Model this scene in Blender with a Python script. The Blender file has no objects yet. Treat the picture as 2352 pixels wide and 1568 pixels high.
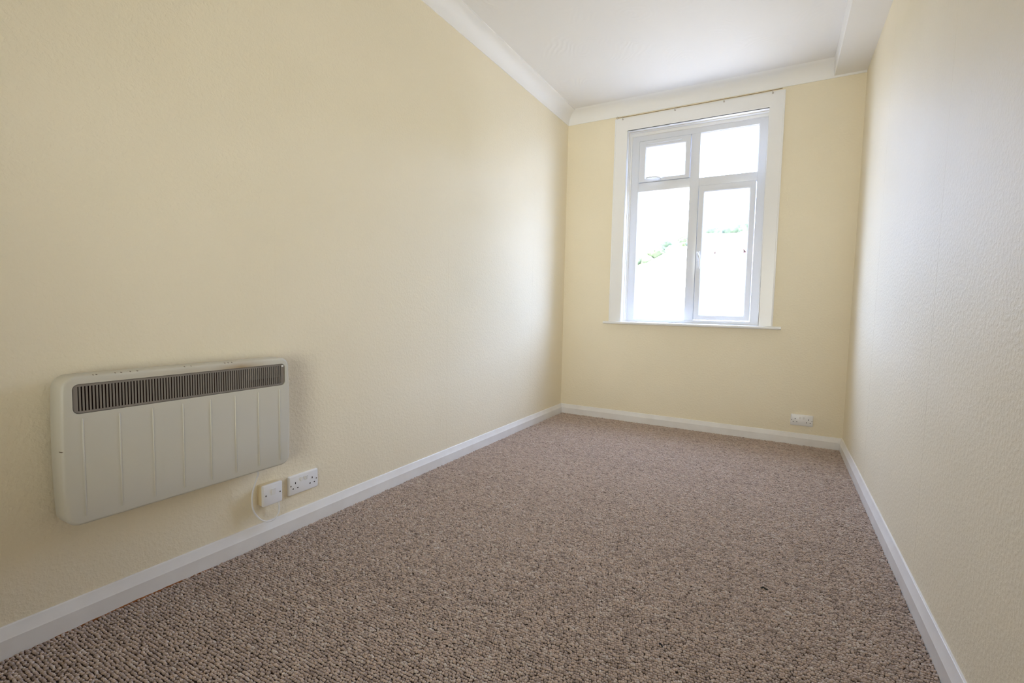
import bpy, bmesh, math, random
import numpy as np
from mathutils import Matrix, Vector, Euler

C = bpy.context.scene.collection
SC = bpy.context.scene
rng = random.Random(7)
PI = math.pi

# ------------------------------------------------------------------ measures (metres)
XL, YL = -1.82476, 4.27671          # left wall plane / back left corner
XR, YR = 0.40140, 4.22799           # back right corner
BETA = -0.012609                    # slight splay of the right wall
Z_COVE = 2.6335                     # lower edge of the coving
Z_CEIL = 2.731
Z_BOX = 2.6467                      # underside of the boxing along the right wall
X_BOX = 0.2095
Y_REAR = -1.70
Z_SLAB = -0.012
Z_GROUND = -3.0

# ------------------------------------------------------------------ camera
cd = bpy.data.cameras.new('camera')
cam = bpy.data.objects.new('camera', cd)
C.objects.link(cam)
cam.location = (0, 0, 0.97715)
cam.rotation_euler = (1.501347, -0.020362, 0.507020)
cd.sensor_width = 36
cd.lens = 17.3346
cd.clip_start = 0.02
cd.clip_end = 500
SC.camera = cam

# ------------------------------------------------------------------ daylight, exposure
W = bpy.data.worlds.new('sky')
SC.world = W
W.use_nodes = True
wn = W.node_tree.nodes
bg = wn['Background']
bg.inputs[0].default_value = (0.79, 1.015, 1.62, 1)
bg.inputs[1].default_value = 14.8

sd = bpy.data.lights.new('sun', 'SUN')
sd.energy = 34.0
sd.color = (1.0, 0.96, 0.90)
sd.angle = math.radians(0.6)
sun = bpy.data.objects.new('sun', sd)
C.objects.link(sun)
sun.rotation_euler = (math.radians(38), 0, math.radians(-24))   # high, from behind the house

# soft fill lamp added behind the camera to brighten the walls and carpet
ad = bpy.data.lights.new('rear_fill', 'AREA')
ad.shape = 'RECTANGLE'
ad.size = 1.0
ad.size_y = 1.5
ad.energy = 16.0
ad.color = (0.97, 1.0, 0.94)
ad.spread = math.radians(70)
al = bpy.data.objects.new('rear_fill', ad)
C.objects.link(al)
al.location = (-0.15, Y_REAR + 0.25, 1.20)
al.rotation_euler = (math.radians(97), 0, math.radians(15))

SC.view_settings.view_transform = 'Standard'
SC.view_settings.look = 'None'
SC.view_settings.gamma = 1
SC.view_settings.use_curve_mapping = False
SC.view_settings.exposure = 0.07
SC.cycles.max_bounces = 12
SC.cycles.diffuse_bounces = 8
SC.cycles.transparent_max_bounces = 8
SC.cycles.sample_clamp_indirect = 0
SC.cycles.caustics_reflective = False
SC.cycles.caustics_refractive = False

# ------------------------------------------------------------------ frames of reference
ang_back = math.atan2(YR - YL, XR - XL)
MB = Matrix.Translation((XL, YL, 0)) @ Matrix.Rotation(ang_back, 4, 'Z')      # x along wall, y outwards, z up
MLW = Matrix(((0, -1, 0, XL), (1, 0, 0, 0), (0, 0, 1, 0), (0, 0, 0, 1)))      # x = world y, y = out of the room, z up
_dr = Vector((-math.sin(BETA), -math.cos(BETA), 0))                          # towards the camera along right wall
MRW = Matrix(((_dr.x, -_dr.y, 0, XR), (_dr.y, _dr.x, 0, YR), (0, 0, 1, 0), (0, 0, 0, 1)))  # x towards the camera, y out of the room
if (MRW @ Vector((0, 1, 0)) - MRW @ Vector((0, 0, 0))).x < 0:
    MRW = MRW @ Matrix.Scale(-1, 4, (0, 1, 0))
WLEN = math.hypot(XR - XL, YR - YL)

# window light sampling aid for the renderer (emits nothing itself)
pd = bpy.data.lights.new('window_portal', 'AREA')
pd.shape = 'RECTANGLE'
pd.size = 1.30
pd.size_y = 1.80
pd.cycles.is_portal = True
po = bpy.data.objects.new('window_portal', pd)
C.objects.link(po)
po.matrix_world = MB @ Matrix.Translation((1.10, 0.185, 1.69)) @ Matrix.Rotation(-PI / 2, 4, 'X')

# ------------------------------------------------------------------ materials
def new_mat(name):
    m = bpy.data.materials.new(name)
    m.use_nodes = True
    return m, m.node_tree.nodes, m.node_tree.links, m.node_tree.nodes['Principled BSDF']

def plain(name, col, rough=0.5, spec=0.4, noise=0.0, nscale=30, metal=0.0, bump=0.0, bscale=60):
    m, n, l, b = new_mat(name)
    b.inputs['Base Color'].default_value = (*col, 1)
    b.inputs['Roughness'].default_value = rough
    b.inputs['Specular IOR Level'].default_value = spec
    b.inputs['Metallic'].default_value = metal
    if noise or bump:
        g = n.new('ShaderNodeNewGeometry')
        t = n.new('ShaderNodeTexNoise')
        t.inputs['Scale'].default_value = nscale
        t.inputs['Detail'].default_value = 4
        l.new(g.outputs['Position'], t.inputs['Vector'])
        if noise:
            r = n.new('ShaderNodeValToRGB')
            r.color_ramp.elements[0].position = 0.3
            r.color_ramp.elements[1].position = 0.7
            r.color_ramp.elements[0].color = (*[c * (1 - noise) for c in col], 1)
            r.color_ramp.elements[1].color = (*[min(1, c * (1 + noise)) for c in col], 1)
            l.new(t.outputs['Fac'], r.inputs['Fac'])
            l.new(r.outputs['Color'], b.inputs['Base Color'])
        if bump:
            t2 = n.new('ShaderNodeTexNoise')
            t2.inputs['Scale'].default_value = bscale
            t2.inputs['Detail'].default_value = 3
            l.new(g.outputs['Position'], t2.inputs['Vector'])
            bp = n.new('ShaderNodeBump')
            bp.inputs['Strength'].default_value = 1.0
            bp.inputs['Distance'].default_value = bump
            l.new(t2.outputs['Fac'], bp.inputs['Height'])
            l.new(bp.outputs['Normal'], b.inputs['Normal'])
    return m

def node(n, kind, **kw):
    x = n.new(kind)
    for k, v in kw.items():
        if k in x.inputs:
            x.inputs[k].default_value = v
        else:
            setattr(x, k, v)
    return x

def math_node(n, l, op, a, b=None, c=None):
    x = n.new('ShaderNodeMath')
    x.operation = op
    for i, v in enumerate((a, b, c)):
        if v is None:
            continue
        if isinstance(v, (int, float)):
            x.inputs[i].default_value = v
        else:
            l.new(v, x.inputs[i])
    return x.outputs[0]

# cream painted, embossed wallpaper
def make_wall_mat():
    m, n, l, b = new_mat('cream_wallpaper')
    g = n.new('ShaderNodeNewGeometry')
    t0 = node(n, 'ShaderNodeTexNoise', Scale=1.3, Detail=3.0)
    l.new(g.outputs['Position'], t0.inputs['Vector'])
    r = n.new('ShaderNodeValToRGB')
    r.color_ramp.elements[0].position = 0.3
    r.color_ramp.elements[1].position = 0.72
    r.color_ramp.elements[0].color = (*WALL_LO, 1)
    r.color_ramp.elements[1].color = (*WALL_HI, 1)
    l.new(t0.outputs['Fac'], r.inputs['Fac'])
    l.new(r.outputs['Color'], b.inputs['Base Color'])
    b.inputs['Roughness'].default_value = 0.55
    b.inputs['Specular IOR Level'].default_value = 0.3
    # embossed grain: broad dimples, fine crumbs
    t1 = node(n, 'ShaderNodeTexNoise', Scale=82.0, Detail=3.0, Roughness=0.55, Distortion=0.0)
    l.new(g.outputs['Position'], t1.inputs['Vector'])
    rr = n.new('ShaderNodeMapRange')
    rr.inputs['From Min'].default_value = 0.40
    rr.inputs['From Max'].default_value = 0.74
    l.new(t1.outputs['Fac'], rr.inputs['Value'])
    s = rr.outputs['Result']
    bp = n.new('ShaderNodeBump')
    bp.inputs['Strength'].default_value = 1.0
    bp.inputs['Distance'].default_value = 0.0009
    l.new(s, bp.inputs['Height'])
    l.new(bp.outputs['Normal'], b.inputs['Normal'])
    return m

WALL_LO = (0.80, 0.720, 0.545)
WALL_HI = (0.84, 0.760, 0.585)
M_WALL = make_wall_mat()

def make_ceiling_mat():
    m, n, l, b = new_mat('white_swirled_plaster')
    b.inputs['Base Color'].default_value = (0.80, 0.785, 0.76, 1)
    b.inputs['Roughness'].default_value = 0.6
    b.inputs['Specular IOR Level'].default_value = 0.25
    g = n.new('ShaderNodeNewGeometry')
    d = node(n, 'ShaderNodeTexNoise', Scale=3.0, Detail=2.0)
    l.new(g.outputs['Position'], d.inputs['Vector'])
    mx = n.new('ShaderNodeMix')
    mx.data_type = 'RGBA'
    mx.inputs[0].default_value = 0.22
    l.new(g.outputs['Position'], mx.inputs[6])
    l.new(d.outputs['Color'], mx.inputs[7])
    v = node(n, 'ShaderNodeTexVoronoi', Scale=2.6, Randomness=1.0)
    v.voronoi_dimensions = '2D'
    l.new(mx.outputs[2], v.inputs['Vector'])
    w = math_node(n, l, 'MULTIPLY', v.outputs['Distance'], 85.0)
    s = math_node(n, l, 'SINE', w)
    mask = node(n, 'ShaderNodeTexNoise', Scale=4.5, Detail=1.0)
    l.new(g.outputs['Position'], mask.inputs['Vector'])
    mr = n.new('ShaderNodeMapRange')
    mr.inputs['From Min'].default_value = 0.50
    mr.inputs['From Max'].default_value = 0.68
    l.new(mask.outputs['Fac'], mr.inputs['Value'])
    h = math_node(n, l, 'MULTIPLY', s, mr.outputs['Result'])
    bp = n.new('ShaderNodeBump')
    bp.inputs['Strength'].default_value = 0.5
    bp.inputs['Distance'].default_value = 0.0012
    l.new(h, bp.inputs['Height'])
    l.new(bp.outputs['Normal'], b.inputs['Normal'])
    return m

M_CEIL = make_ceiling_mat()
M_COVE = plain('white_coving_paint', (0.84, 0.83, 0.81), 0.5, 0.3)
M_GLOSS = plain('white_gloss_paint', (0.82, 0.81, 0.79), 0.28, 0.5, bump=0.0002, bscale=14)
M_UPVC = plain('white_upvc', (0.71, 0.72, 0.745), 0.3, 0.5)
M_PLASTIC = plain('white_plastic', (0.80, 0.79, 0.78), 0.3, 0.5)
M_SWITCH = plain('white_rocker_plastic', (0.84, 0.83, 0.81), 0.25, 0.5)
M_BACKBOX = plain('yellowish_plastic', (0.70, 0.58, 0.36), 0.4, 0.4)  # even yellowish tone for the back box of the switch
M_HOLE = plain('dark_hole', (0.03, 0.025, 0.022), 0.8, 0.1)
M_SCREW = plain('dull_screw', (0.22, 0.19, 0.16), 0.45, 0.5, metal=0.7)
M_GRILLE = plain('grey_brown_grille', (0.235, 0.205, 0.175), 0.5, 0.35)
M_DARK = plain('heater_inside', (0.050, 0.024, 0.017), 0.85, 0.1)
M_CTRL = plain('grey_control_box', (0.17, 0.15, 0.15), 0.5, 0.3)
M_CABLE = plain('white_flex', (0.80, 0.79, 0.77), 0.4, 0.4)
M_WIRE = plain('tan_curtain_wire', (0.27, 0.19, 0.10), 0.55, 0.3)
M_HOOK = plain('pale_hook', (0.55, 0.50, 0.46), 0.35, 0.5)
M_CAULK = plain('yellowed_filler', (0.55, 0.49, 0.38), 0.7, 0.2)
M_CONCRETE = plain('grey_slab', (0.20, 0.16, 0.135), 0.95, 0.05)
M_OUTWALL = plain('outer_render', (0.5, 0.48, 0.44), 0.9, 0.1)
M_CHIP = plain('bare_metal_chip', (0.10, 0.075, 0.06), 0.7, 0.2)

# skirting: white gloss with bare timber along a stretch of its foot on the left wall
def make_skirting_mat():
    m, n, l, b = new_mat('white_gloss_skirting')
    b.inputs['Roughness'].default_value = 0.32
    b.inputs['Specular IOR Level'].default_value = 0.5
    g = n.new('ShaderNodeNewGeometry')
    sp = n.new('ShaderNodeSeparateXYZ')
    l.new(g.outputs['Position'], sp.inputs[0])
    t = node(n, 'ShaderNodeTexNoise', Scale=22.0, Detail=3.0)
    l.new(g.outputs['Position'], t.inputs['Vector'])
    # height limit of the bare strip varies along y
    fade = math_node(n, l, 'ABSOLUTE', math_node(n, l, 'SUBTRACT', sp.outputs['Y'], 0.77))
    lim = math_node(n, l, 'SUBTRACT', math_node(n, l, 'MULTIPLY_ADD', t.outputs['Fac'], 0.008, -0.0040), math_node(n, l, 'MULTIPLY', fade, 0.022))
    a = math_node(n, l, 'LESS_THAN', sp.outputs['Z'], lim)
    y0 = math_node(n, l, 'GREATER_THAN', sp.outputs['Y'], 0.15)
    y1 = math_node(n, l, 'LESS_THAN', sp.outputs['Y'], 1.25)
    x0 = math_node(n, l, 'LESS_THAN', sp.outputs['X'], -1.5)
    f = math_node(n, l, 'MULTIPLY', math_node(n, l, 'MULTIPLY', a, y0), math_node(n, l, 'MULTIPLY', y1, x0))
    t2 = node(n, 'ShaderNodeTexNoise', Scale=9.0, Detail=5.0)
    l.new(g.outputs['Position'], t2.inputs['Vector'])
    r = n.new('ShaderNodeValToRGB')
    r.color_ramp.elements[0].position = 0.35
    r.color_ramp.elements[1].position = 0.65
    r.color_ramp.elements[0].color = (0.76, 0.735, 0.71, 1)
    r.color_ramp.elements[1].color = (0.81, 0.795, 0.775, 1)
    l.new(t2.outputs['Fac'], r.inputs['Fac'])
    mx = n.new('ShaderNodeMix')
    mx.data_type = 'RGBA'
    l.new(f, mx.inputs[0])
    l.new(r.outputs['Color'], mx.inputs[6])
    mx.inputs[7].default_value = (0.42, 0.16, 0.05, 1)
    l.new(mx.outputs[2], b.inputs['Base Color'])
    bp = n.new('ShaderNodeBump')
    bp.inputs['Strength'].default_value = 0.6
    bp.inputs['Distance'].default_value = 0.0004
    l.new(t.outputs['Fac'], bp.inputs['Height'])
    l.new(bp.outputs['Normal'], b.inputs['Normal'])
    return m
M_SKIRT = make_skirting_mat()

# heater casing: off-white enamel, chipped along the top edge, scorched above the grille, rubbed on the near edge
def make_heater_mat():
    m, n, l, b = new_mat('off_white_enamel')
    b.inputs['Roughness'].default_value = 0.42
    b.inputs['Specular IOR Level'].default_value = 0.4
    g = n.new('ShaderNodeNewGeometry')
    sp = n.new('ShaderNodeSeparateXYZ')
    l.new(g.outputs['Position'], sp.inputs[0])
    def band(val, c, w):      # 1 at c, falling to 0 at +-w
        d = math_node(n, l, 'ABSOLUTE', math_node(n, l, 'SUBTRACT', val, c))
        return math_node(n, l, 'MAXIMUM', math_node(n, l, 'SUBTRACT', 1.0, math_node(n, l, 'DIVIDE', d, w)), 0.0)
    t = node(n, 'ShaderNodeTexNoise', Scale=60.0, Detail=4.0)
    l.new(g.outputs['Position'], t.inputs['Vector'])
    scorch = math_node(n, l, 'MULTIPLY', band(sp.outputs['Y'], 1.085, 0.11), band(sp.outputs['Z'], 0.738, 0.024))
    tan = math_node(n, l, 'MULTIPLY', band(sp.outputs['Y'], 0.93, 0.40), band(sp.outputs['Z'], 0.742, 0.022))
    scf = math_node(n, l, 'MULTIPLY_ADD', scorch, 0.75, math_node(n, l, 'MULTIPLY', tan, 0.30))
    mx = n.new('ShaderNodeMix'); mx.data_type = 'RGBA'
    l.new(scf, mx.inputs[0])
    mx.inputs[6].default_value = (0.600, 0.575, 0.490, 1)
    mx.inputs[7].default_value = (0.36, 0.25, 0.13, 1)
    # chips through the enamel along the top edge, rubs on the near edge
    def spot(y, z, ry, rz):
        u = math_node(n, l, 'DIVIDE', math_node(n, l, 'SUBTRACT', sp.outputs['Y'], y), ry)
        v = math_node(n, l, 'DIVIDE', math_node(n, l, 'SUBTRACT', sp.outputs['Z'], z), rz)
        d = math_node(n, l, 'ADD', math_node(n, l, 'MULTIPLY', u, u), math_node(n, l, 'MULTIPLY', v, v))
        d = math_node(n, l, 'ADD', d, math_node(n, l, 'MULTIPLY_ADD', tv.outputs['Fac'], 1.6, -0.8))
        return math_node(n, l, 'LESS_THAN', d, 1.0)
    tv = node(n, 'ShaderNodeTexNoise', Scale=260.0, Detail=2.0)
    l.new(g.outputs['Position'], tv.inputs['Vector'])
    chf = None
    for y, ry in ((.6474, .0022), (.6556, .0032), (.7010, .0022), (.7163, .0034), (.7398, .0022), (.7583, .0034), (.8944, .0030), (.9150, .0018), (1.0284, .0042), (1.0410, .0036), (1.0537, .0026)):
        c = spot(y, 0.7587, ry * .75, .0012)
        chf = c if chf is None else math_node(n, l, 'MAXIMUM', chf, c)
    front = math_node(n, l, 'GREATER_THAN', sp.outputs['X'], XL + 0.080)
    rub = spot(.5690, .551, .0035, .0013)
    mx2 = n.new('ShaderNodeMix'); mx2.data_type = 'RGBA'
    l.new(math_node(n, l, 'MULTIPLY', math_node(n, l, 'MAXIMUM', chf, rub), front), mx2.inputs[0])
    l.new(mx.outputs[2], mx2.inputs[6])
    mx2.inputs[7].default_value = (0.12, 0.08, 0.05, 1)
    l.new(mx2.outputs[2], b.inputs['Base Color'])
    bp = n.new('ShaderNodeBump')
    bp.inputs['Strength'].default_value = 0.25
    bp.inputs['Distance'].default_value = 0.0004
    t3 = node(n, 'ShaderNodeTexNoise', Scale=420.0, Detail=2.0)
    l.new(g.outputs['Position'], t3.inputs['Vector'])
    l.new(t3.outputs['Fac'], bp.inputs['Height'])
    l.new(bp.outputs['Normal'], b.inputs['Normal'])
    return m
M_HEATER = make_heater_mat()

def make_glass_mat():
    m, n, l, b = new_mat('window_glass')
    n.remove(b)
    out = n['Material Output']
    tr = n.new('ShaderNodeBsdfTransparent')
    tr.inputs[0].default_value = (0.97, 0.985, 0.98, 1)
    gl = n.new('ShaderNodeBsdfGlossy')
    gl.inputs['Roughness'].default_value = 0.01
    lw = n.new('ShaderNodeLayerWeight')
    f5 = math_node(n, l, 'POWER', lw.outputs['Facing'], 5.0)
    fr = math_node(n, l, 'MULTIPLY_ADD', f5, 0.93, 0.035)
    mx = n.new('ShaderNodeMixShader')
    l.new(fr, mx.inputs[0])
    l.new(tr.outputs[0], mx.inputs[1])
    l.new(gl.outputs[0], mx.inputs[2])
    l.new(mx.outputs[0], out.inputs[0])
    return m
M_GLASS = make_glass_mat()

def make_carpet_mat():
    m, n, l, b = new_mat('loop_pile_yarn')
    b.inputs['Roughness'].default_value = 0.95
    b.inputs['Specular IOR Level'].default_value = 0.05
    at = n.new('ShaderNodeAttribute')
    at.attribute_type = 'INSTANCER'
    at.attribute_name = 'yarn'
    g = n.new('ShaderNodeNewGeometry')
    t = node(n, 'ShaderNodeTexNoise', Scale=420.0, Detail=2.0)
    l.new(g.outputs['Position'], t.inputs['Vector'])
    a = math_node(n, l, 'ADD', at.outputs['Fac'], math_node(n, l, 'MULTIPLY_ADD', t.outputs['Fac'], 0.5, -0.25))
    r = n.new('ShaderNodeValToRGB')
    cr = r.color_ramp
    cr.elements[0].position = 0.0
    cr.elements[0].color = (*[c * CARPET_GAIN for c in (0.160, 0.120, 0.100)], 1)
    cr.elements[1].position = 1.0
    cr.elements[1].color = (*[c * CARPET_GAIN for c in (0.490, 0.435, 0.395)], 1)
    for p, c in ((0.22, (0.240, 0.186, 0.158)), (0.45, (0.330, 0.270, 0.236)), (0.55, (0.380, 0.292, 0.240)), (0.72, (0.400, 0.340, 0.300))):
        e = cr.elements.new(p)
        e.color = (*[k * CARPET_GAIN for k in c], 1)
    l.new(a, r.inputs['Fac'])
    l.new(r.outputs['Color'], b.inputs['Base Color'])
    return m
CARPET_GAIN = 1.43
M_CARPET = make_carpet_mat()

# ------------------------------------------------------------------ mesh helpers
def link(name, bm, mat, parent=None, M=None, smooth=None):
    me = bpy.data.meshes.new(name)
    bmesh.ops.recalc_face_normals(bm, faces=bm.faces[:])
    bm.to_mesh(me)
    bm.free()
    if mat:
        for mm in (mat if isinstance(mat, (list, tuple)) else [mat]):
            me.materials.append(mm)
    if smooth is not None:
        me.polygons.foreach_set('use_smooth', [True] * len(me.polygons))
        me.set_sharp_from_angle(angle=math.radians(smooth))
    o = bpy.data.objects.new(name, me)
    C.objects.link(o)
    if M is not None:
        o.matrix_world = M
    if parent:
        o.parent = parent
        o.matrix_parent_inverse = parent.matrix_world.inverted()
    return o

def empty(name, M):
    o = bpy.data.objects.new(name, None)
    o.empty_display_size = 0.1
    C.objects.link(o)
    o.matrix_world = M
    bpy.context.view_layer.update()
    return o

def tag(o, label=None, cat=None, group=None, kind=None):
    if label: o['label'] = label
    if cat: o['category'] = cat
    if group: o['group'] = group
    if kind: o['kind'] = kind
    return o

def struct(o):
    o['kind'] = 'structure'
    return o

def box(bm, a, b, bevel=0.0, seg=2):
    x0, y0, z0 = a; x1, y1, z1 = b
    vs = [bm.verts.new(p) for p in ((x0, y0, z0), (x1, y0, z0), (x1, y1, z0), (x0, y1, z0), (x0, y0, z1), (x1, y0, z1), (x1, y1, z1), (x0, y1, z1))]
    fs = [bm.faces.new([vs[i] for i in q]) for q in ((0, 3, 2, 1), (4, 5, 6, 7), (0, 1, 5, 4), (1, 2, 6, 5), (2, 3, 7, 6), (3, 0, 4, 7))]
    if bevel:
        es = list({e for f in fs for e in f.edges})
        bmesh.ops.bevel(bm, geom=es, offset=bevel, segments=seg, affect='EDGES', profile=0.5)

def BX(name, a, b, mat, parent=None, M=None, bevel=0.0, seg=2):
    bm = bmesh.new()
    box(bm, a, b, bevel, seg)
    return link(name, bm, mat, parent, M, 40 if bevel else None)

def sweep(bm, rings, close_ring=True, caps=True):
    """rings: list of lists of points, joined in order"""
    vr = [[bm.verts.new(p) for p in r] for r in rings]
    k = len(rings[0])
    for a, b in zip(vr, vr[1:]):
        for i in range(k if close_ring else k - 1):
            j = (i + 1) % k
            bm.faces.new((a[i], a[j], b[j], b[i]))
    if caps and close_ring:
        bm.faces.new(vr[0])
        bm.faces.new(list(reversed(vr[-1])))
    return vr

def tube(bm, pts, r, n=10, closed=False):
    pts = [Vector(p) for p in pts]
    rings = []
    prev = None
    for i, p in enumerate(pts):
        if i == 0: d = pts[1] - p
        elif i == len(pts) - 1: d = p - pts[i - 1]
        else: d = pts[i + 1] - pts[i - 1]
        d.normalize()
        up = prev if prev is not None else (Vector((0, 0, 1)) if abs(d.z) < 0.9 else Vector((1, 0, 0)))
        s = d.cross(up).normalized()
        u = s.cross(d).normalized()
        prev = u
        rings.append([p + (s * math.cos(2 * PI * k / n) + u * math.sin(2 * PI * k / n)) * r for k in range(n)])
    sweep(bm, rings)

def spline(pts, m=8):
    pts = [Vector(p) for p in pts]
    out = []
    P = [pts[0] * 2 - pts[1]] + pts + [pts[-1] * 2 - pts[-2]]
    for i in range(1, len(P) - 2):
        for k in range(m):
            t = k / m
            a, b, c, d = P[i - 1], P[i], P[i + 1], P[i + 2]
            out.append(0.5 * ((2 * b) + (c - a) * t + (2 * a - 5 * b + 4 * c - d) * t * t + (3 * b - a - 3 * c + d) * t ** 3))
    out.append(pts[-1])
    return out

def cyl(bm, c, axis, r, h, n=16, r2=None):
    c = Vector(c); axis = Vector(axis).normalized()
    u = axis.orthogonal().normalized(); w = axis.cross(u)
    rings = []
    for t, rr in ((0, r), (h, r if r2 is None else r2)):
        rings.append([c + axis * t + (u * math.cos(2 * PI * k / n) + w * math.sin(2 * PI * k / n)) * rr for k in range(n)])
    sweep(bm, rings)

def rrect(x0, z0, x1, z1, r, n=6):
    pts = []
    for cx, cz, a in ((x1 - r, z1 - r, 0), (x0 + r, z1 - r, 90), (x0 + r, z0 + r, 180), (x1 - r, z0 + r, 270)):
        for k in range(n + 1):
            t = math.radians(a + 90 * k / n)
            pts.append((cx + r * math.cos(t), cz + r * math.sin(t)))
    return pts

# ------------------------------------------------------------------ setting: floor, walls, ceiling
P_RIGHT_NEAR = MRW @ Vector((YR - Y_REAR, 0, 0))
def quad_prism(pts, z0, z1):
    bm = bmesh.new()
    lo = [bm.verts.new((x, y, z0)) for x, y in pts]
    hi = [bm.verts.new((x, y, z1)) for x, y in pts]
    n = len(pts)
    bm.faces.new(list(reversed(lo))); bm.faces.new(hi)
    for i in range(n):
        bm.faces.new((lo[i], lo[(i + 1) % n], hi[(i + 1) % n], hi[i]))
    return bm
corner = [(XL - .2, Y_REAR - .2), (P_RIGHT_NEAR.x + .2, Y_REAR - .2), (XR + .2, YR + .14), (XL - .2, YL + .14)]
struct(link('floor', quad_prism(corner, Z_SLAB - .2, Z_SLAB), M_CONCRETE))
struct(link('ceiling', quad_prism(corner, Z_CEIL, Z_CEIL + .2), M_CEIL))

PAPER = 0.0008
# left wall with its drops of wallpaper, faint butt joints between them
wl = struct(BX('wall_left', (Y_REAR - .2, PAPER, Z_SLAB - .1), (YL + .2, .2, Z_CEIL + .1), M_WALL, None, MLW))
seams = [Y_REAR, -1.02, -0.43, 0.155, 0.735, 1.296, 1.885, 2.472, 3.045, 3.62, YL]
for k, (a, b) in enumerate(zip(seams, seams[1:])):
    g = 0.00006
    BX('wallpaper_drop', (a + g, -.0002 * (k % 2), Z_SLAB), (b - g, PAPER + .001, Z_CEIL - .02), M_WALL, wl, MLW)
# right wall, the same
wr = struct(BX('wall_right', (-.2, PAPER, Z_SLAB - .1), (YR - Y_REAR + .2, .2, Z_CEIL + .1), M_WALL, None, MRW))
seams = [0.0, 0.42, 0.985, 1.545, 2.115, 2.70, 3.27, 3.85, 4.43, 5.01, 5.59, YR - Y_REAR]
for k, (a, b) in enumerate(zip(seams, seams[1:])):
    g = 0.00006
    BX('wallpaper_drop', (a + g, -.0002 * (k % 2), Z_SLAB), (b - g, PAPER + .001, Z_CEIL - .02), M_WALL, wr, MRW)
struct(BX('wall_rear', (XL - .2, Y_REAR - .2, Z_SLAB - .1), (P_RIGHT_NEAR.x + .2, Y_REAR, Z_CEIL + .1), M_WALL))

# back wall with the window opening
OX0, OX1, OZ0, OZ1 = 0.548, 1.655, 0.85, 2.512
bm = bmesh.new()
T = 0.19
for a, b in (((-.05, 0, Z_SLAB - .1), (OX0, T, Z_CEIL + .1)), ((OX1, 0, Z_SLAB - .1), (WLEN + .05, T, Z_CEIL + .1)),
             ((OX0, 0, Z_SLAB - .1), (OX1, T, OZ0)), ((OX0, 0, OZ1), (OX1, T, Z_CEIL + .1))):
    box(bm, a, b)
bmesh.ops.remove_doubles(bm, verts=bm.verts[:], dist=1e-5)
struct(link('wall_back', bm, M_WALL, None, MB))

# skirting boards: flat face, chamfered top, thin ledge
def skirting(name, x0, x1, M, mitre0, mitre1):
    prof = [(0.0, Z_SLAB), (0.0178, Z_SLAB), (0.0178, 0.047), (0.0160, 0.050), (0.0065, 0.0785), (0.0050, 0.0800), (0.0, 0.0804)]
    bm = bmesh.new()
    rings = []
    n = 40
    for k in range(n + 1):
        x = x0 + (x1 - x0) * k / n
        r = []
        for p, z in prof:
            xx = x
            if k == 0: xx += mitre0 * p
            if k == n: xx += mitre1 * p
            wob = 0.0 if p == 0 else 0.0005 * math.sin(x * 5.1 + z * 20)
            r.append((xx, -(p + wob), z))
        rings.append(r)
    sweep(bm, rings)
    return struct(link(name, bm, M_SKIRT, None, M, 25))
skirting('baseboard_left', Y_REAR, YL, MLW, 0, -1)
skirting('baseboard_back', 0, WLEN, MB, 1, -1)
skirting('baseboard_right', 0, YR - Y_REAR, MRW, 1, 0)

# coving: concave sweep with a small bead along its ceiling edge
def coving(name, x0, x1, M, mitre0, mitre1, bead, depth=0.0945):
    H = Z_CEIL - Z_COVE
    prof = [(0, Z_COVE), (0.006, Z_COVE)]
    for k in range(1, 12):
        t = k / 12 * PI / 2
        prof.append((depth - (depth - 0.007) * math.cos(t), Z_COVE + 0.001 + (H - 0.009) * math.sin(t)))
    if bead:
        prof += [(depth - .001, Z_CEIL - 0.0075), (depth + 0.006, Z_CEIL - 0.0065), (depth + 0.007, Z_CEIL + .001), (0, Z_CEIL + .001)]
    else:
        prof += [(depth + .003, Z_CEIL - 0.0050), (depth + 0.012, Z_CEIL - 0.0020), (depth + 0.020, Z_CEIL + .001), (0, Z_CEIL + .001)]
    bm = bmesh.new()
    rings = []
    for x, mi in ((x0, mitre0), (x1, mitre1)):
        rings.append([(x + mi * p, -p, z) for p, z in prof])
    sweep(bm, rings)
    return struct(link(name, bm, M_COVE, None, M, 28))
coving('trim_1', Y_REAR, YL, MLW, 0, -1, True)
coving('trim_2', 0, WLEN - .001, MB, 1, 0, False)
# boxing along the right wall, under the ceiling
bm = bmesh.new()
def bx(y, side):
    return X_BOX + (YR - y) * 0.0126 + side
ya, yb = Y_REAR, YR + 0.02
ring = []
for y in (ya, yb):
    xw = XR + (YR - y) * 0.0126
    ring.append([(bx(y, -.009), y, Z_CEIL + .001), (bx(y, -.001), y, Z_BOX + .003), (bx(y, .003), y, Z_BOX), (xw + .001, y, Z_BOX), (xw + .001, y, Z_CEIL + .001)])
sweep(bm, ring)
struct(link('trim_3', bm, M_CEIL, None, None, 30))

# ------------------------------------------------------------------ window
win = struct(empty('window_1', MB @ Matrix.Translation((1.10, 0, 0.872))))
def WB(name, a, b, mat, parent=win, bevel=0.0, seg=2):
    return BX(name, a, b, mat, parent, MB, bevel, seg)

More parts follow.
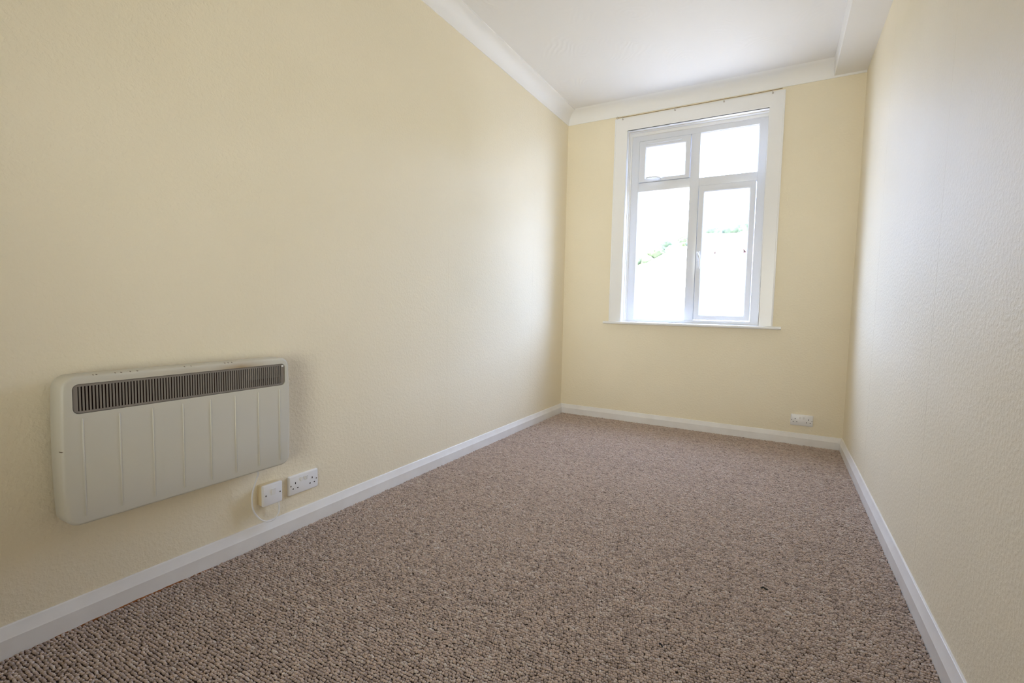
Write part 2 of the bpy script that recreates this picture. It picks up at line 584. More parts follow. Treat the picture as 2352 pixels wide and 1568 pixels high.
def frame_ring(name, outer, inner, y0, y1, mat, parent, bevel=0.002, chamfer=0.0):
    """rectangular frame between y0 (room side) and y1; chamfer slopes the inner room-side edge"""
    bm = bmesh.new()
    (a0, c0, a1, c1), (b0, d0, b1, d1) = outer, inner
    def rect(x0, z0, x1, z1, y): return [(x0, y, z0), (x1, y, z0), (x1, y, z1), (x0, y, z1)]
    e = bevel
    rings = [rect(a0, c0, a1, c1, y1), rect(a0, c0, a1, c1, y0 + e), rect(a0 + e, c0 + e, a1 - e, c1 - e, y0),
             rect(b0 - e - chamfer, d0 - e - chamfer, b1 + e + chamfer, d1 + e + chamfer, y0), rect(b0, d0, b1, d1, y0 + e + chamfer), rect(b0, d0, b1, d1, y1)]
    vr = [[bm.verts.new(p) for p in r] for r in rings]
    for a, b in zip(vr, vr[1:] + vr[:1]):
        for i in range(4):
            j = (i + 1) % 4
            bm.faces.new((a[i], a[j], b[j], b[i]))
    return link(name, bm, mat, parent, MB)

FY = 0.100          # room-side face of the plastic frame, behind the wall face
# architrave: three boards with a shallow outer fillet
AX0, AX1, AZ0, AZ1 = 0.451, 1.739, 0.872, 2.611
IX0, IX1, IZ1 = 0.5585, 1.6415, 2.5017
bm = bmesh.new()
U = [(AX0, AZ0), (IX0, AZ0), (IX0, IZ1), (IX1, IZ1), (IX1, AZ0), (AX1, AZ0), (AX1, AZ1), (AX0, AZ1)]
fv = [bm.verts.new((x, -.022, z)) for x, z in U]
bv = [bm.verts.new((x, .002, z)) for x, z in U]
bm.faces.new(fv)
for i in range(8):
    bm.faces.new((fv[i], fv[(i + 1) % 8], bv[(i + 1) % 8], bv[i]))
bmesh.ops.bevel(bm, geom=[e for e in bm.edges if all(abs(v.co.y + .022) < 1e-6 for v in e.verts)], offset=.0025, segments=2, affect='EDGES')
link('architrave', bm, M_GLOSS, win, MB, 40)
for x0, x1 in ((AX0 - .001, AX0 + .010), (AX1 - .010, AX1 + .001)):
    WB('architrave_fillet', (x0, -.0250, AZ0), (x1, .002, AZ1 - .002), M_GLOSS, win, .002)
# lining of the reveal, front and stepped rear part, filler line between
for nm, y0, y1, ins, mat in (('reveal_lining', -.018, .046, 0.0, M_GLOSS), ('filler_line', .044, .050, .0015, M_CAULK), ('reveal_lining', .049, .19, .0045, M_GLOSS)):
    bm = bmesh.new()
    box(bm, (OX0 - .002, y0, OZ0), (IX0 + ins, y1, OZ1))
    box(bm, (IX1 - ins, y0, OZ0), (OX1 + .002, y1, OZ1))
    box(bm, (IX0 + ins, y0, IZ1 - ins), (IX1 - ins, y1, OZ1 + .002))
    link(nm, bm, mat, win, MB)
# bead in front of the plastic frame
frame_ring('bead', (IX0 + .002, 0.86, IX1 - .002, IZ1 - .002), (0.5735, 0.862, 1.6285, 2.4735), FY - .014, FY + .02, M_GLOSS, win, .003)
# plastic outer frame
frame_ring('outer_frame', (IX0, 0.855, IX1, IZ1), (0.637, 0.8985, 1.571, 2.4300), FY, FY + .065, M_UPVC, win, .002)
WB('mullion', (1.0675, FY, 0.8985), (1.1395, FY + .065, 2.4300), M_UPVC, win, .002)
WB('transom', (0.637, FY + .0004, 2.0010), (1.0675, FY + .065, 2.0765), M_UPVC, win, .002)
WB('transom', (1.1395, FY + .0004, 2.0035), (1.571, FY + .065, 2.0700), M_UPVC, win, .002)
def pane(parent, x0, z0, x1, z1, y):
    o = WB('glass_pane', (x0 - .004, y, z0 - .004), (x1 + .004, y + .004, z1 + .004), M_GLASS, parent)
    return o
def glazing_bead(parent, x0, z0, x1, z1, y):
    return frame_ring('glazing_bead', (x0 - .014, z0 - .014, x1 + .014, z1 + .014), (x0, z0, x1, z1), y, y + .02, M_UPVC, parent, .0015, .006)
# fixed lights: lower left, upper right
glazing_bead(win, 0.6435, 0.9000, 1.0680, 1.9990, FY + .006); pane(win, 0.6435, 0.9000, 1.0680, 1.9990, FY + .028)
glazing_bead(win, 1.1385, 2.0705, 1.5650, 2.4248, FY + .006); pane(win, 1.1385, 2.0705, 1.5650, 2.4248, FY + .028)
# opening lights: small top-left, tall lower-right
def sash(nm, o, i):
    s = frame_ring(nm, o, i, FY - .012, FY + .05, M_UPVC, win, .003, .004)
    return s
s1 = sash('top_sash', (0.6400, 2.0785, 1.0640, 2.4255), (0.6985, 2.1110, 1.0210, 2.3685))
pane(s1, 0.6985, 2.1110, 1.0210, 2.3685, FY + .02)
s2 = sash('side_sash', (1.1445, 0.9050, 1.5670, 2.0010), (1.1900, 0.9450, 1.5230, 1.9465))
pane(s2, 1.1900, 0.9450, 1.5230, 1.9465, FY + .02)
# trickle vent along the head of the small light
bm = bmesh.new()
box(bm, (0.695, FY - .022, 2.392), (0.995, FY - .011, 2.404), .003)
for k in range(3):
    box(bm, (0.700 + k * .098, FY - .0235, 2.396), (0.789 + k * .098, FY - .020, 2.400), .001)
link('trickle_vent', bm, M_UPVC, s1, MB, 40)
# cockspur handle lying along the foot of the small light
bm = bmesh.new()
box(bm, (0.812, FY - .020, 2.080), (0.850, FY - .011, 2.098), .003)
tube(bm, spline([(0.836, FY - .018, 2.090), (0.832, FY - .040, 2.094), (0.815, FY - .047, 2.101), (0.775, FY - .047, 2.106), (0.735, FY - .046, 2.106), (0.712, FY - .044, 2.104)], 5), .0065, 10)
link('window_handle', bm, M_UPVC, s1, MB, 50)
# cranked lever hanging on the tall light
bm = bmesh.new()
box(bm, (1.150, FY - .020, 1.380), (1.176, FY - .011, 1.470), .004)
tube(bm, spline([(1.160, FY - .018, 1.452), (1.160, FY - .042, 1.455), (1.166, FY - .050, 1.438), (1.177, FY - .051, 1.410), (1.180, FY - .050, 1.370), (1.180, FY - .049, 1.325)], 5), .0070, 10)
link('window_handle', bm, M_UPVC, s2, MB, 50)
# window board with rounded nose
bm = bmesh.new()
prof = [(.11, .850), (-.050, .850)]
for k in range(9):
    t = -PI / 2 - PI * k / 8
    prof.append((-.050 + .011 * math.cos(t), .861 + .011 * math.sin(t)))
prof += [(-.050, .872), (.11, .872)]
rings = [[(x, y, z) for y, z in prof] for x in (IX0, IX1)]
sweep(bm, rings)
prof2 = [(min(y, .0), z) for y, z in prof]
for xa, xb in ((0.411, IX0), (IX1, 1.7975)):
    sweep(bm, [[(x, y, z) for y, z in prof2] for x in (xa, xb)])
bmesh.ops.remove_doubles(bm, verts=bm.verts[:], dist=1e-5)
link('window_board', bm, M_GLOSS, win, MB, 35)
# outer sill
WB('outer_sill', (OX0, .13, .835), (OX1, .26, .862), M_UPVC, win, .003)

# ------------------------------------------------------------------ curtain wire and its hooks
bm = bmesh.new()
wy = -.032
hooks = [0.518, 0.952, 1.3205, 1.656]
pts = []
xs = [0.480, 0.518, 0.73, 0.952, 1.13, 1.3205, 1.49, 1.656, 1.7187]
zs = [2.6150, 2.6135, 2.6120, 2.6130, 2.6120, 2.6135, 2.6130, 2.6145, 2.6160]
tube(bm, spline([(x, wy, z) for x, z in zip(xs, zs)], 6), .0025, 8)
ow = link('curtain_wire', bm, M_WIRE, None, MB, 60)
tag(ow, 'thin tan curtain wire stretched along the top of the window frame', 'wire')
bm = bmesh.new()
tube(bm, [(0.472 + .0075 * math.cos(t), wy + .001, 2.616 + .0075 * math.sin(t)) for t in [2 * PI * k / 14 for k in range(15)]], .0016, 6)
bpy.context.view_layer.update()
link('end_ring', bm, M_SCREW, ow, MB, 60)
def make_hook(x, label):
    r = empty('cup_hook', MB @ Matrix.Translation((x, -.022, 2.598)))
    tag(r, label, 'hook', 'small hooks along the head of the window')
    bm = bmesh.new()
    cyl(bm, (x, -.0265, 2.598), (0, 1, 0), .0065, .0045, 12)
    link('flange', bm, M_HOOK, r, MB, 40)
    bm = bmesh.new()
    tube(bm, spline([(x, -.024, 2.598), (x, -.034, 2.598), (x, -.0395, 2.604), (x, -.0405, 2.612), (x, -.037, 2.618)], 4), .0022, 8)
    link('hook', bm, M_HOOK, r, MB, 60)
    return r
for x, lb in zip(hooks, ('small pale hook at the left end of the curtain wire', 'small pale hook, second from the left on the curtain wire',
                         'small pale hook, third from the left on the curtain wire', 'small pale hook at the right end of the curtain wire')):
    make_hook(x, lb)

# ------------------------------------------------------------------ panel heater on the left wall   (local x = along wall, y = out of room, z up)
HX0, HX1, HZ0, HZ1 = 0.5735, 1.2815, 0.3300, 0.7600
HF = -0.098
heater = empty('panel_heater', MLW @ Matrix.Translation(((HX0 + HX1) / 2, -.02, HZ0)))
tag(heater, 'off-white electric panel heater with a brown slotted grille on the left wall', 'heater')
def outline(inset, n=8, r=.034):
    x0, x1, z0, z1 = HX0 + inset, HX1 - inset, HZ0 + inset, HZ1 - inset
    rr = max(r - inset, .004)
    pts = []
    zc, hz = (z0 + z1) / 2, (z1 - z0) / 2
    for cx, cz, a in ((x1 - rr, z1 - rr, 0), (x0 + rr, z1 - rr, 90), (x0 + rr, z0 + rr, 180), (x1 - rr, z0 + rr, 270)):
        for k in range(n + 1):
            t = math.radians(a + 90 * k / n)
            pts.append([cx + rr * math.cos(t), cz + rr * math.sin(t)])
        if a in (90, 270):            # extra points down the sides so they can belly out
            s = -1 if a == 90 else 1
            xx = x0 if a == 90 else x1
            za, zb = (z1 - rr, z0 + rr) if a == 90 else (z0 + rr, z1 - rr)
            if a == 90:
                for k in range(1, 8): pts.append([x0, za + (zb - za) * k / 8])
    # right side points (between last and first)
    for k in range(1, 8): pts.append([x1, (z0 + rr) + (z1 - rr - z0 - rr) * k / 8])
    for p in pts:
        b = .0055 * (1 - ((p[1] - zc) / hz) ** 2)
        if p[0] > x1 - rr - 1e-6: p[0] += b
        if p[0] < x0 + rr + 1e-6: p[0] -= b
    return pts
GX0, GX1, GZ0, GZ1 = 0.596, 1.2650, 0.6520, 0.7365
bm = bmesh.new()
rings = []
for ins, y in ((0.004, -.022), (0.0, -.030), (0.0, HF + .010), (.0015, HF + .005), (.0045, HF + .0015), (.009, HF)):
    rings.append([(x, y, z) for x, z in outline(ins)])
vr = sweep(bm, rings, True, False)
bm.faces.new(vr[0])
hole = [bm.verts.new((x, HF, z)) for x, z in rrect(GX0, GZ0, GX1, GZ1, .016, 6)]
for a, b in zip(hole, hole[1:] + hole[:1]):
    bm.edges.new((a, b))
fe = [e for e in bm.edges if all(v in set(vr[-1]) for v in e.verts) and len(e.link_faces) == 1] + [e for e in bm.edges if not e.link_faces]
res = bmesh.ops.triangle_fill(bm, use_beauty=True, edges=fe)
# inner wall of the grille recess
hb = [bm.verts.new((v.co.x, HF + .012, v.co.z)) for v in hole]
for i in range(len(hole)):
    j = (i + 1) % len(hole)
    bm.faces.new((hole[i], hole[j], hb[j], hb[i]))
link('casing', bm, M_HEATER, heater, MLW, 32)
# grille: surround plate with one opening, 80 slots formed by separate upright bars, dark box behind
SX0, SX1, SZ0, SZ1 = 0.6065, 1.2520, 0.6590, 0.7290
bm = bmesh.new()
GY = HF + .0025
ov = [bm.verts.new((x, GY, z)) for x, z in rrect(GX0 + .0012, GZ0 + .0012, GX1 - .0012, GZ1 - .0012, .015, 6)]
iv = [bm.verts.new((x, GY, z)) for x, z in ((SX1 - .0030, SZ1), (SX0 + .0030, SZ1), (SX0 + .0030, SZ0), (SX1 - .0030, SZ0))]
es = []
for ring in (ov, iv):
    for a, b in zip(ring, ring[1:] + ring[:1]): es.append(bm.edges.new((a, b)))
bmesh.ops.triangle_fill(bm, use_beauty=True, edges=es)
ext = bmesh.ops.extrude_face_region(bm, geom=bm.faces[:])
bmesh.ops.translate(bm, verts=[g for g in ext['geom'] if isinstance(g, bmesh.types.BMVert)], vec=(0, .003, 0))
gr = link('grille', bm, M_GRILLE, heater, MLW)
gr['label'] = 'grey-brown slotted grille of the heater'
NB = 80
pitch = (SX1 - SX0) / NB
bm = bmesh.new()
bw = pitch * 0.26
box(bm, (-bw, 0, SZ0 - .001), (bw, .0025, SZ1 + .001))
b0 = None
bpy.context.view_layer.update()
for k in range(1, NB):
    Mx = MLW @ Matrix.Translation((SX0 + pitch * k, GY + .0004, 0))
    if b0 is None:
        b0 = link('grille_bar', bm, M_GRILLE, gr, Mx)
    else:
        o = b0.copy()
        C.objects.link(o)
        o.matrix_world = Mx
        o.parent = gr
        o.matrix_parent_inverse = gr.matrix_world.inverted()
        o.matrix_world = Mx
# dark interior
bm = bmesh.new()
box(bm, (GX0 + .002, HF + .030, GZ0 + .002), (GX1 - .002, HF + .034, GZ1 - .002))
link('heater_interior', bm, M_DARK, heater, MLW)
BX('control_box', (1.122, HF + .013, SZ0 + .025), (SX1 + .004, HF + .029, GZ1 - .004), M_CTRL, heater, MLW, .002)
# white flake at the grille corner
BX('paint_flake', (1.2500, HF + .0002, 0.7240), (1.2585, HF + .0026, 0.7310), M_SWITCH, heater, MLW, .0008)
# eight raised upright ribs
ribs = [0.6172, 0.7062, 0.7950, 0.8838, 0.9732, 1.0610, 1.1510, 1.2395]
bm = bmesh.new()
prof = [(-.0026, 0.0), (-.0018, -.0016), (-.0006, -.0023), (.0006, -.0023), (.0018, -.0016), (.0026, 0.0)]
rr = []
for z, s in ((0.3535, .15), (0.3560, 1.0), (0.6355, 1.0), (0.6380, .15)):
    rr.append([(x * (0.5 + s / 2), y * s + .0005, z) for x, y in prof])
sweep(bm, rr)
r0 = None
for x in ribs:
    Mx = MLW @ Matrix.Translation((x, HF, 0))
    if r0 is None:
        r0 = link('rib', bm, M_HEATER, heater, Mx, 50)
    else:
        o = r0.copy(); C.objects.link(o)
        o.parent = heater
        o.matrix_parent_inverse = heater.matrix_world.inverted()
        o.matrix_world = Mx
# wall brackets
for x in (0.70, 1.15):
    BX('bracket', (x - .02, -.024, 0.40), (x + .02, .0, 0.70), M_CTRL, heater, MLW)
# flex looping down from the heater to the switch
cab = [(1.176, -.045, 0.345), (1.1795, -.043, 0.305), (1.177, -.037, 0.2826), (1.1694, -.032, 0.2518), (1.1645, -.028, 0.2241), (1.1650, -.025, 0.1906), (1.1695, -.024, 0.1609),
       (1.1800, -.026, 0.1345), (1.1950, -.029, 0.1123), (1.2159, -.030, 0.0955), (1.2378, -.030, 0.0885), (1.2581, -.029, 0.0905), (1.2750, -.027, 0.1035), (1.2830, -.024, 0.1220), (1.2830, -.022, 0.1480), (1.2815, -.021, 0.166)]
bm = bmesh.new()
tube(bm, spline(cab, 6), .0031, 10)
pc = link('power_cable', bm, M_CABLE, heater, MLW, 60)
pc['label'] = 'white flex looping from the heater down to the switch'

# ------------------------------------------------------------------ accessories on the walls
def plate_bm(x0, z0, x1, z1, y0, y1, r=.004, bev=.0022):
    bm = bmesh.new()
    rings = []
    for ins, y in ((0, y0), (0, y1 + bev), (bev * .35, y1 + bev * .35), (bev, y1)):
        rings.append([(x, y, z) for x, z in rrect(x0 + ins, z0 + ins, x1 - ins, z1 - ins, max(r - ins * .5, .001), 4)])
    sweep(bm, rings)
    return bm

def rocker(x, z, w, h, y, parent, M):
    bm = bmesh.new()
    a = [(x - w / 2, y + .001, z - h / 2), (x + w / 2, y + .001, z - h / 2), (x + w / 2, y + .001, z + h / 2), (x - w / 2, y + .001, z + h / 2)]
    f = [(x - w / 2, y - .0010, z - h / 2), (x + w / 2, y - .0010, z - h / 2), (x + w / 2, y - .0042, z + h / 2), (x - w / 2, y - .0042, z + h / 2)]
    va = [bm.verts.new(p) for p in a]; vf = [bm.verts.new(p) for p in f]
    bm.faces.new(vf); bm.faces.new(list(reversed(va)))
    for i in range(4):
        bm.faces.new((va[i], va[(i + 1) % 4], vf[(i + 1) % 4], vf[i]))
    bmesh.ops.bevel(bm, geom=bm.edges[:], offset=.0006, segments=1, affect='EDGES')
    return link('rocker_switch', bm, M_SWITCH, parent, M)

def screw(x, z, y, parent, M, r=.0032):
    bm = bmesh.new()
    cyl(bm, (x, y + .0006, z), (0, -1, 0), r, .0012, 12)
    return link('screw', bm, M_SCREW, parent, M)

# surface-mounted single switch
sw = empty('wall_switch', MLW @ Matrix.Translation((1.245, 0, .202)))
tag(sw, 'white surface-mounted single switch below the heater, the flex running into it', 'switch')
link('back_box', plate_bm(1.2035, .1600, 1.2870, .2425, 0, -.030, .004), M_BACKBOX, sw, MLW, 40)
link('face_plate', plate_bm(1.2020, .1585, 1.2885, .2440, -.030, -.040, .004, .003), M_PLASTIC, sw, MLW, 40)
rocker(1.2480, .2110, .0165, .026, -.040, sw, MLW)
screw(1.2150, .2013, -.040, sw, MLW); screw(1.2777, .2013, -.040, sw, MLW)

def double_socket(M, x0, x1, z0, z1, label):
    xm, zm = (x0 + x1) / 2, (z0 + z1) / 2
    r = empty('double_socket', M @ Matrix.Translation((xm, 0, zm)))
    tag(r, label, 'socket', 'white double wall sockets')
    link('face_plate', plate_bm(x0, z0, x1, z1, .002, -.0105, .006, .005), M_PLASTIC, r, M, 40)
    y = -.0105
    for s in (-1, 1):
        rocker(xm + s * .0115, zm + .0185, .0115, .0185, y, r, M)
        cx = xm + s * .0430
        for dx, dz, w, h in ((0, .0085, .0042, .0085), (-.0115, -.0140, .0066, .0042), (.0115, -.0140, .0066, .0042)):
            bm = bmesh.new()
            box(bm, (cx + dx - w / 2, y - .0003, zm + dz - h / 2), (cx + dx + w / 2, y + .004, zm + dz + h / 2))
            link('pin_slot', bm, M_HOLE, r, M)
        screw(xm + s * .0652, zm - .0003, y, r, M, .0030)
    return r
double_socket(MLW, 1.3405, 1.4915, .1500, .2345, 'white double socket on the left wall, right of the single switch')
double_socket(MB, 1.8940, 2.0405, .1385, .2215, 'white double socket on the window wall, low in its right corner')

# ------------------------------------------------------------------ loop-pile carpet
def loop_mesh():
    bm = bmesh.new()
    n = 8
    L, Wd, Hh = .0043, .0045, .0060
    rings = []
    for t, s in ((0.0, .82), (.45, 1.0), (.78, .72)):
        rings.append([(L * s * math.cos(2 * PI * k / n), Wd * s * math.sin(2 * PI * k / n), Hh * t) for k in range(n)])
    vr = [[bm.verts.new(p) for p in r] for r in rings]
    for a, b in zip(vr, vr[1:]):
        for i in range(n):
            bm.faces.new((a[i], a[(i + 1) % n], b[(i + 1) % n], b[i]))
    top = bm.verts.new((0, 0, Hh * .92))
    for i in range(n):
        bm.faces.new((vr[-1][i], vr[-1][(i + 1) % n], top))
    me = bpy.data.meshes.new('loop')
    bm.to_mesh(me); bm.free()
    me.polygons.foreach_set('use_smooth', [True] * len(me.polygons))
    me.materials.append(M_CARPET)
    return me
nr = np.random.default_rng(3)
dy, dx = .0098, .0066
rows = int((YL - .012 - Y_REAR) / dy)
pts, yarn, rz = [], [], []
for i in range(rows):
    y0 = Y_REAR + .004 + i * dy
    xs = np.arange(XL + .019, XR + (YR - y0) * .0126 - .017, dx) + (i % 2) * dx * .5 + nr.uniform(-.0008, .0008)
    ys = y0 + .0009 * np.sin(xs * 3.1 + i * .02) + .0011 * nr.normal(0, 1, xs.size)
    xs = xs + nr.normal(0, .0009, xs.size)
    lim = YL + (xs - XL) * math.tan(ang_back) - .0205
    keep = (ys < lim) & (xs < XR + (YR - ys) * .0126 - .018) & (xs > XL + .0175)
    xs, ys = xs[keep], ys[keep]
    pts.append(np.stack([xs, ys, np.full_like(xs, Z_SLAB + .003) + nr.normal(0, .0010, xs.size)], 1))
    # heather yarn: runs of related tone along each row
    ph = np.convolve(nr.normal(0, 1, xs.size + 4), np.ones(2) / 1.6, 'same')[2:-2]
    yarn.append(np.clip(.50 + .15 * ph + .03 * nr.normal(), 0, 1))
    rz.append(nr.normal(0, .45, xs.size))
pts = np.concatenate(pts); yarn = np.concatenate(yarn); rz = np.concatenate(rz)
me = bpy.data.meshes.new('carpet')
me.vertices.add(len(pts))
me.vertices.foreach_set('co', pts.astype(np.float32).ravel())
a = me.attributes.new('yarn', 'FLOAT', 'POINT'); a.data.foreach_set('value', yarn.astype(np.float32))
a = me.attributes.new('turn', 'FLOAT', 'POINT'); a.data.foreach_set('value', rz.astype(np.float32))
a = me.attributes.new('size', 'FLOAT', 'POINT'); a.data.foreach_set('value', nr.normal(1.0, .11, len(pts)).astype(np.float32))
carpet = bpy.data.objects.new('carpet', me)
C.objects.link(carpet)
tag(carpet, 'mottled brown-beige loop-pile carpet fitted wall to wall', 'carpet', None, 'stuff')
me.materials.append(M_CARPET)
ng = bpy.data.node_groups.new('carpet_loops', 'GeometryNodeTree')
ng.interface.new_socket('Geometry', in_out='INPUT', socket_type='NodeSocketGeometry')
ng.interface.new_socket('Geometry', in_out='OUTPUT', socket_type='NodeSocketGeometry')
gi = ng.nodes.new('NodeGroupInput'); go = ng.nodes.new('NodeGroupOutput')
oi = ng.nodes.new('GeometryNodeObjectInfo')
loop_o = bpy.data.objects.new('carpet_loop', loop_mesh())
oi.inputs['Object'].default_value = loop_o
iop = ng.nodes.new('GeometryNodeInstanceOnPoints')
def named(nm):
    x = ng.nodes.new('GeometryNodeInputNamedAttribute'); x.data_type = 'FLOAT'
    x.inputs['Name'].default_value = nm
    return x.outputs['Attribute']
cx = ng.nodes.new('ShaderNodeCombineXYZ')
ng.links.new(named('turn'), cx.inputs['Z'])
ng.links.new(gi.outputs[0], iop.inputs['Points'])
ng.links.new(oi.outputs['Geometry'], iop.inputs['Instance'])
ng.links.new(cx.outputs[0], iop.inputs['Rotation'])
ng.links.new(named('size'), iop.inputs['Scale'])
ng.links.new(iop.outputs[0], go.inputs[0])
md = carpet.modifiers.new('loops', 'NODES')
md.node_group = ng

# small bits dropped on the carpet
def speck(x, y, pts, r, mat, label, name):
    bm = bmesh.new()
    tube(bm, spline([(x + a, y + b, c - .0035) for a, b, c in pts], 4), r, 6)
    o = link(name, bm, mat, None, None, 60)
    tag(o, label, 'lint')
speck(-.0186, 1.9205, [(-.010, 0, 0), (-.003, .004, .003), (.004, -.002, .003), (.010, .003, 0)], .0028, plain('dark_lint', (.05, .05, .045), .9, .1), 'dark fluff on the carpet towards the right wall', 'lint')
speck(-.272, 1.4318, [(-.005, .004, 0), (0, .001, .002), (.006, -.006, 0)], .0024, plain('black_lint', (.035, .035, .04), .9, .1), 'tiny black crumb on the carpet nearest the camera', 'crumb')
speck(-1.2989, 1.6258, [(-.012, -.004, 0), (-.003, -.001, .003), (.010, .004, 0)], .0016, plain('white_lint', (.75, .70, .62), .9, .1), 'tiny white thread on the carpet in front of the double socket', 'thread')

# ------------------------------------------------------------------ outside: sunlit street, houses, wooded hill
M_GRASS = plain('hill_grass', (.055, .066, .032), .95, .05, .25, .4)
M_ROAD = plain('pale_road', (.33, .29, .235), .95, .05, .1, .8)
M_RENDER = plain('pale_render', (.62, .60, .57), .9, .1)
M_TILE = plain('pink_clay_tile', (.52, .40, .35), .85, .1, .12, 2.0)
M_TILE2 = plain('buff_clay_tile', (.50, .45, .40), .85, .1, .12, 2.0)
M_LEAF = plain('leaf_green', (.042, .056, .030), .8, .2, .45, 1.4)
M_LEAF2 = plain('leaf_yellow_green', (.054, .066, .030), .8, .2, .40, 1.4)
M_TRUNK = plain('bark', (.10, .07, .05), .9, .1)
M_PANE = plain('dark_far_glass', (.05, .06, .07), .1, .6)
struct(BX('trim_4', (-60, 4.75, Z_GROUND - .3), (60, 46, Z_GROUND), M_ROAD))     # street

# hill rising behind the houses
bm = bmesh.new()
nx, ny = 60, 40
def hill_z(x, y):
    t = max(0.0, min(1.0, (y - 42) / 45))
    s = t * t * (3 - 2 * t)
    top = 9.6 + 0.14 * (x + 18)
    top = max(5.0, min(19.0, top))
    return Z_GROUND + (top - Z_GROUND) * s + 0.5 * math.sin(x * .35) * s + .3 * math.sin(y * .5 + x * .2) * s
V = [[bm.verts.new((-75 + 130 * i / nx, 41 + 80 * j / ny, hill_z(-75 + 130 * i / nx, 41 + 80 * j / ny))) for i in range(nx + 1)] for j in range(ny + 1)]
for j in range(ny):
    for i in range(nx):
        bm.faces.new((V[j][i], V[j][i + 1], V[j + 1][i + 1], V[j + 1][i]))
hb = link('hillside', bm, M_GRASS, None, None, 180)
tag(hb, 'grassy hillside rising behind the houses outside the window', 'hill')

def house(name, M, w, d, eave, ridge, hip, tile, label, dormers):
    r = empty(name, M)
    tag(r, label, 'house')
    bm = bmesh.new()
    box(bm, (-w / 2, -d / 2, 0), (w / 2, d / 2, eave))
    wl_ = link('wall', bm, M_RENDER, r, M)
    bm = bmesh.new()
    o = .35
    hx = w / 2 + o; hy = d / 2 + o
    b_ = [bm.verts.new(p) for p in ((-hx, -hy, eave - .05), (hx, -hy, eave - .05), (hx, hy, eave - .05), (-hx, hy, eave - .05))]
    e0, e1 = bm.verts.new((-hx + hip, 0, ridge)), bm.verts.new((hx - hip, 0, ridge))
    bm.faces.new((b_[0], b_[1], e1, e0)); bm.faces.new((b_[2], b_[3], e0, e1))
    bm.faces.new((b_[1], b_[2], e1)); bm.faces.new((b_[3], b_[0], e0)); bm.faces.new(list(reversed(b_)))
    link('roof', bm, tile, r, M)
    BX('ridge_tile', (-hx + hip, -.12, ridge - .08), (hx - hip, .12, ridge + .10), tile, r, M, .04)
    for x, zf in dormers:           # gabled dormers on the street side of the roof
        z = eave + (ridge - eave) * zf
        yf = -hy * (1 - zf)
        bm = bmesh.new()
        dw, dh = .55, .75
        pr = [(-dw, z - .45), (dw, z - .45), (dw, z + dh - .45), (0, z + dh + .05), (-dw, z + dh - .45)]
        sweep(bm, [[(x + a, yf - .25, b) for a, b in pr], [(x + a, yf + 1.5, b) for a, b in pr]])
        dm = link('dormer', bm, M_RENDER, r, M)
        bm = bmesh.new()
        for s in (-1, 1):
            sweep(bm, [[(x + s * (dw + .12), y, z + dh - .58), (x, y, z + dh + .12), (x, y, z + dh + .04), (x + s * (dw + .12), y, z + dh - .66)] for y in (yf - .40, yf + 1.5)])
        bpy.context.view_layer.update()
        link('dormer_roof', bm, M_TILE, dm, M)
        BX('window', (x - .32, yf - .27, z - .30), (x + .32, yf - .24, z + .25), M_PANE, dm, M)
    for x in (-w * .32, 0, w * .32):
        for zz in (1.0, 3.6):
            if zz + 1.3 < eave:
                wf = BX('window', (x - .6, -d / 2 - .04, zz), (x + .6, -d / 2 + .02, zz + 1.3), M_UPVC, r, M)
                bpy.context.view_layer.update()
                for s in (-1, 1):
                    BX('pane', (x + s * .29 - .24, -d / 2 - .05, zz + .08), (x + s * .29 + .24, -d / 2 - .03, zz + 1.22), M_PANE, wf, M)
    BX('door', (w * .16 - .45, -d / 2 - .04, 0), (w * .16 + .45, -d / 2 + .02, 2.05), plain('door_paint', (.25, .12, .10), .4, .4), r, M)
    bm = bmesh.new()
    box(bm, (w * .30 - .4, -.3, ridge - 1.2), (w * .30 + .4, .3, ridge + .9))
    ch = link('chimney', bm, M_TILE2, r, M)
    bpy.context.view_layer.update()
    for s in (-1, 1):
        bm = bmesh.new(); cyl(bm, (w * .30 + s * .18, 0, ridge + .85), (0, 0, 1), .12, .45, 10, .10)
        link('chimney_pot', bm, M_TILE, ch, M)
    return r
house('house', Matrix.Translation((0.9, 26.0, Z_GROUND)), 9.4, 7.0, 5.35, 7.62, 0.06, M_TILE, 'sunlit house with a pinkish tiled roof and dormers behind the right window panes', [(-3.25, .52), (0.9, .45)])
house('house', Matrix.Translation((-4.9, 36.2, Z_GROUND)), 8.0, 6.4, 6.5, 8.35, 2.1, M_TILE2, 'sunlit house with a hipped buff roof behind the left window panes', [(-0.9, .3)])

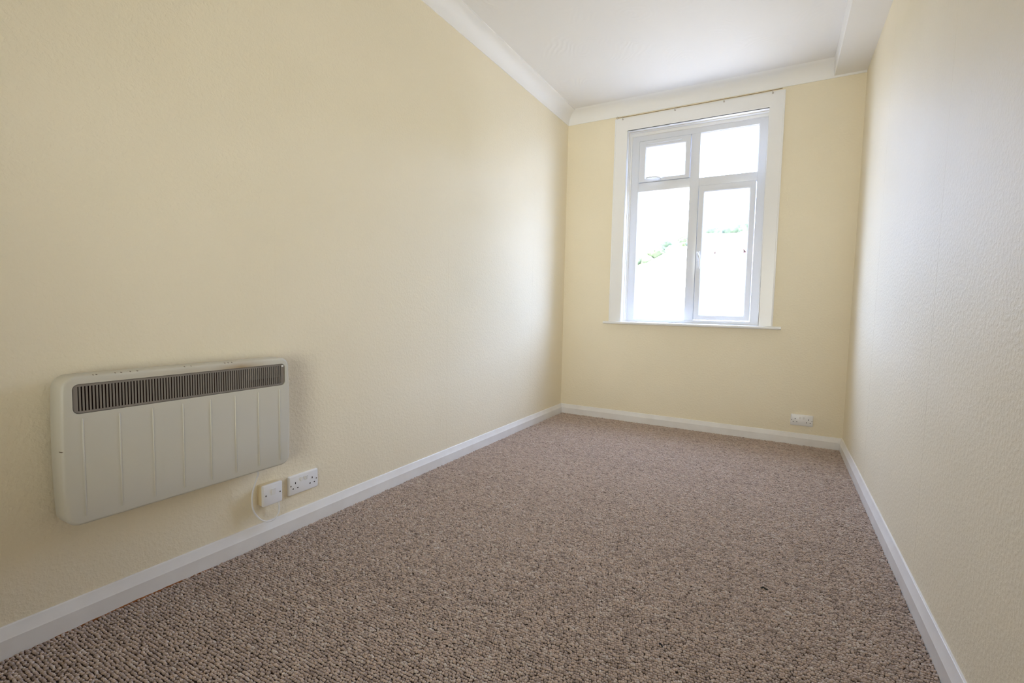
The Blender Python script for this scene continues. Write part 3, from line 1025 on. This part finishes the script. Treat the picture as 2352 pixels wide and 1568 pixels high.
def tree(x, y, z, h, wdt, mat, label, seed):
    q = random.Random(seed)
    M = Matrix.Translation((x, y, z))
    r = empty('tree', M)
    tag(r, label, 'tree', 'trees on the hill outside')
    bm = bmesh.new()
    rings = []
    for t, rr in ((-.3, .22), (.1, .17), (h * .45, .11), (h * .7, .05)):
        rings.append([(x + rr * wdt * .35 * math.cos(2 * PI * k / 8) + t * .02, y + rr * wdt * .35 * math.sin(2 * PI * k / 8), z + t) for k in range(8)])
    sweep(bm, rings)
    link('trunk', bm, M_TRUNK, r)
    bm = bmesh.new()
    for k in range(16):
        a = q.uniform(0, 2 * PI); rr = q.uniform(0, .36) * wdt; zz = q.uniform(.38, .84) * h
        s = q.uniform(.17, .30) * wdt * (1.15 - .5 * abs(zz / h - .55))
        mt = Matrix.Translation((x + rr * math.cos(a), y + rr * math.sin(a), z + zz)) @ Matrix.Diagonal((s, s, s * .85, 1))
        g = bmesh.ops.create_icosphere(bm, subdivisions=3, radius=1.0, matrix=mt)
        for v in g['verts']:
            v.co += Vector((q.uniform(-1, 1), q.uniform(-1, 1), q.uniform(-1, 1))) * s * .13
    link('crown', bm, mat, r, None, 180)
# (x, y, height, width, light?)
spots = [(-14.4, 56, 7.67, 3.6, 1, 'yellow-green tree at the left edge of the window view, lowest on the hill'),
         (-14.9, 63, 8.89, 3.8, 1, 'yellow-green tree left on the hill, just above the lowest one'),
         (-15.0, 70, 10.18, 4.2, 0, 'darker green tree on the hill above the hipped roof'),
         (-12.8, 66, 10.26, 3.6, 1, 'pale yellow-green tree behind the ridge of the hipped roof'),
         (-12.8, 75, 11.86, 4.2, 1, 'pale yellow-green tree highest in the left panes, beside the mullion'),
         (-9.1, 66, 10.99, 4.4, 0, 'darker green tree nearest the mullion in the right panes'),
         (-8.6, 73, 12.25, 4.2, 0, 'grey-green tree left of centre above the pinkish roof'),
         (-6.3, 67, 11.82, 4.0, 1, 'yellow-green tree right of centre above the pinkish roof'),
         (-4.4, 61, 11.55, 4.4, 0, 'tallest green tree at the right edge of the window view')]
for i, (x, y, h, w_, lt, lb) in enumerate(spots):
    tree(x, y, hill_z(x, y) - .2, h - hill_z(x, y) + .2, w_, M_LEAF2 if lt else M_LEAF, lb, 11 + i)
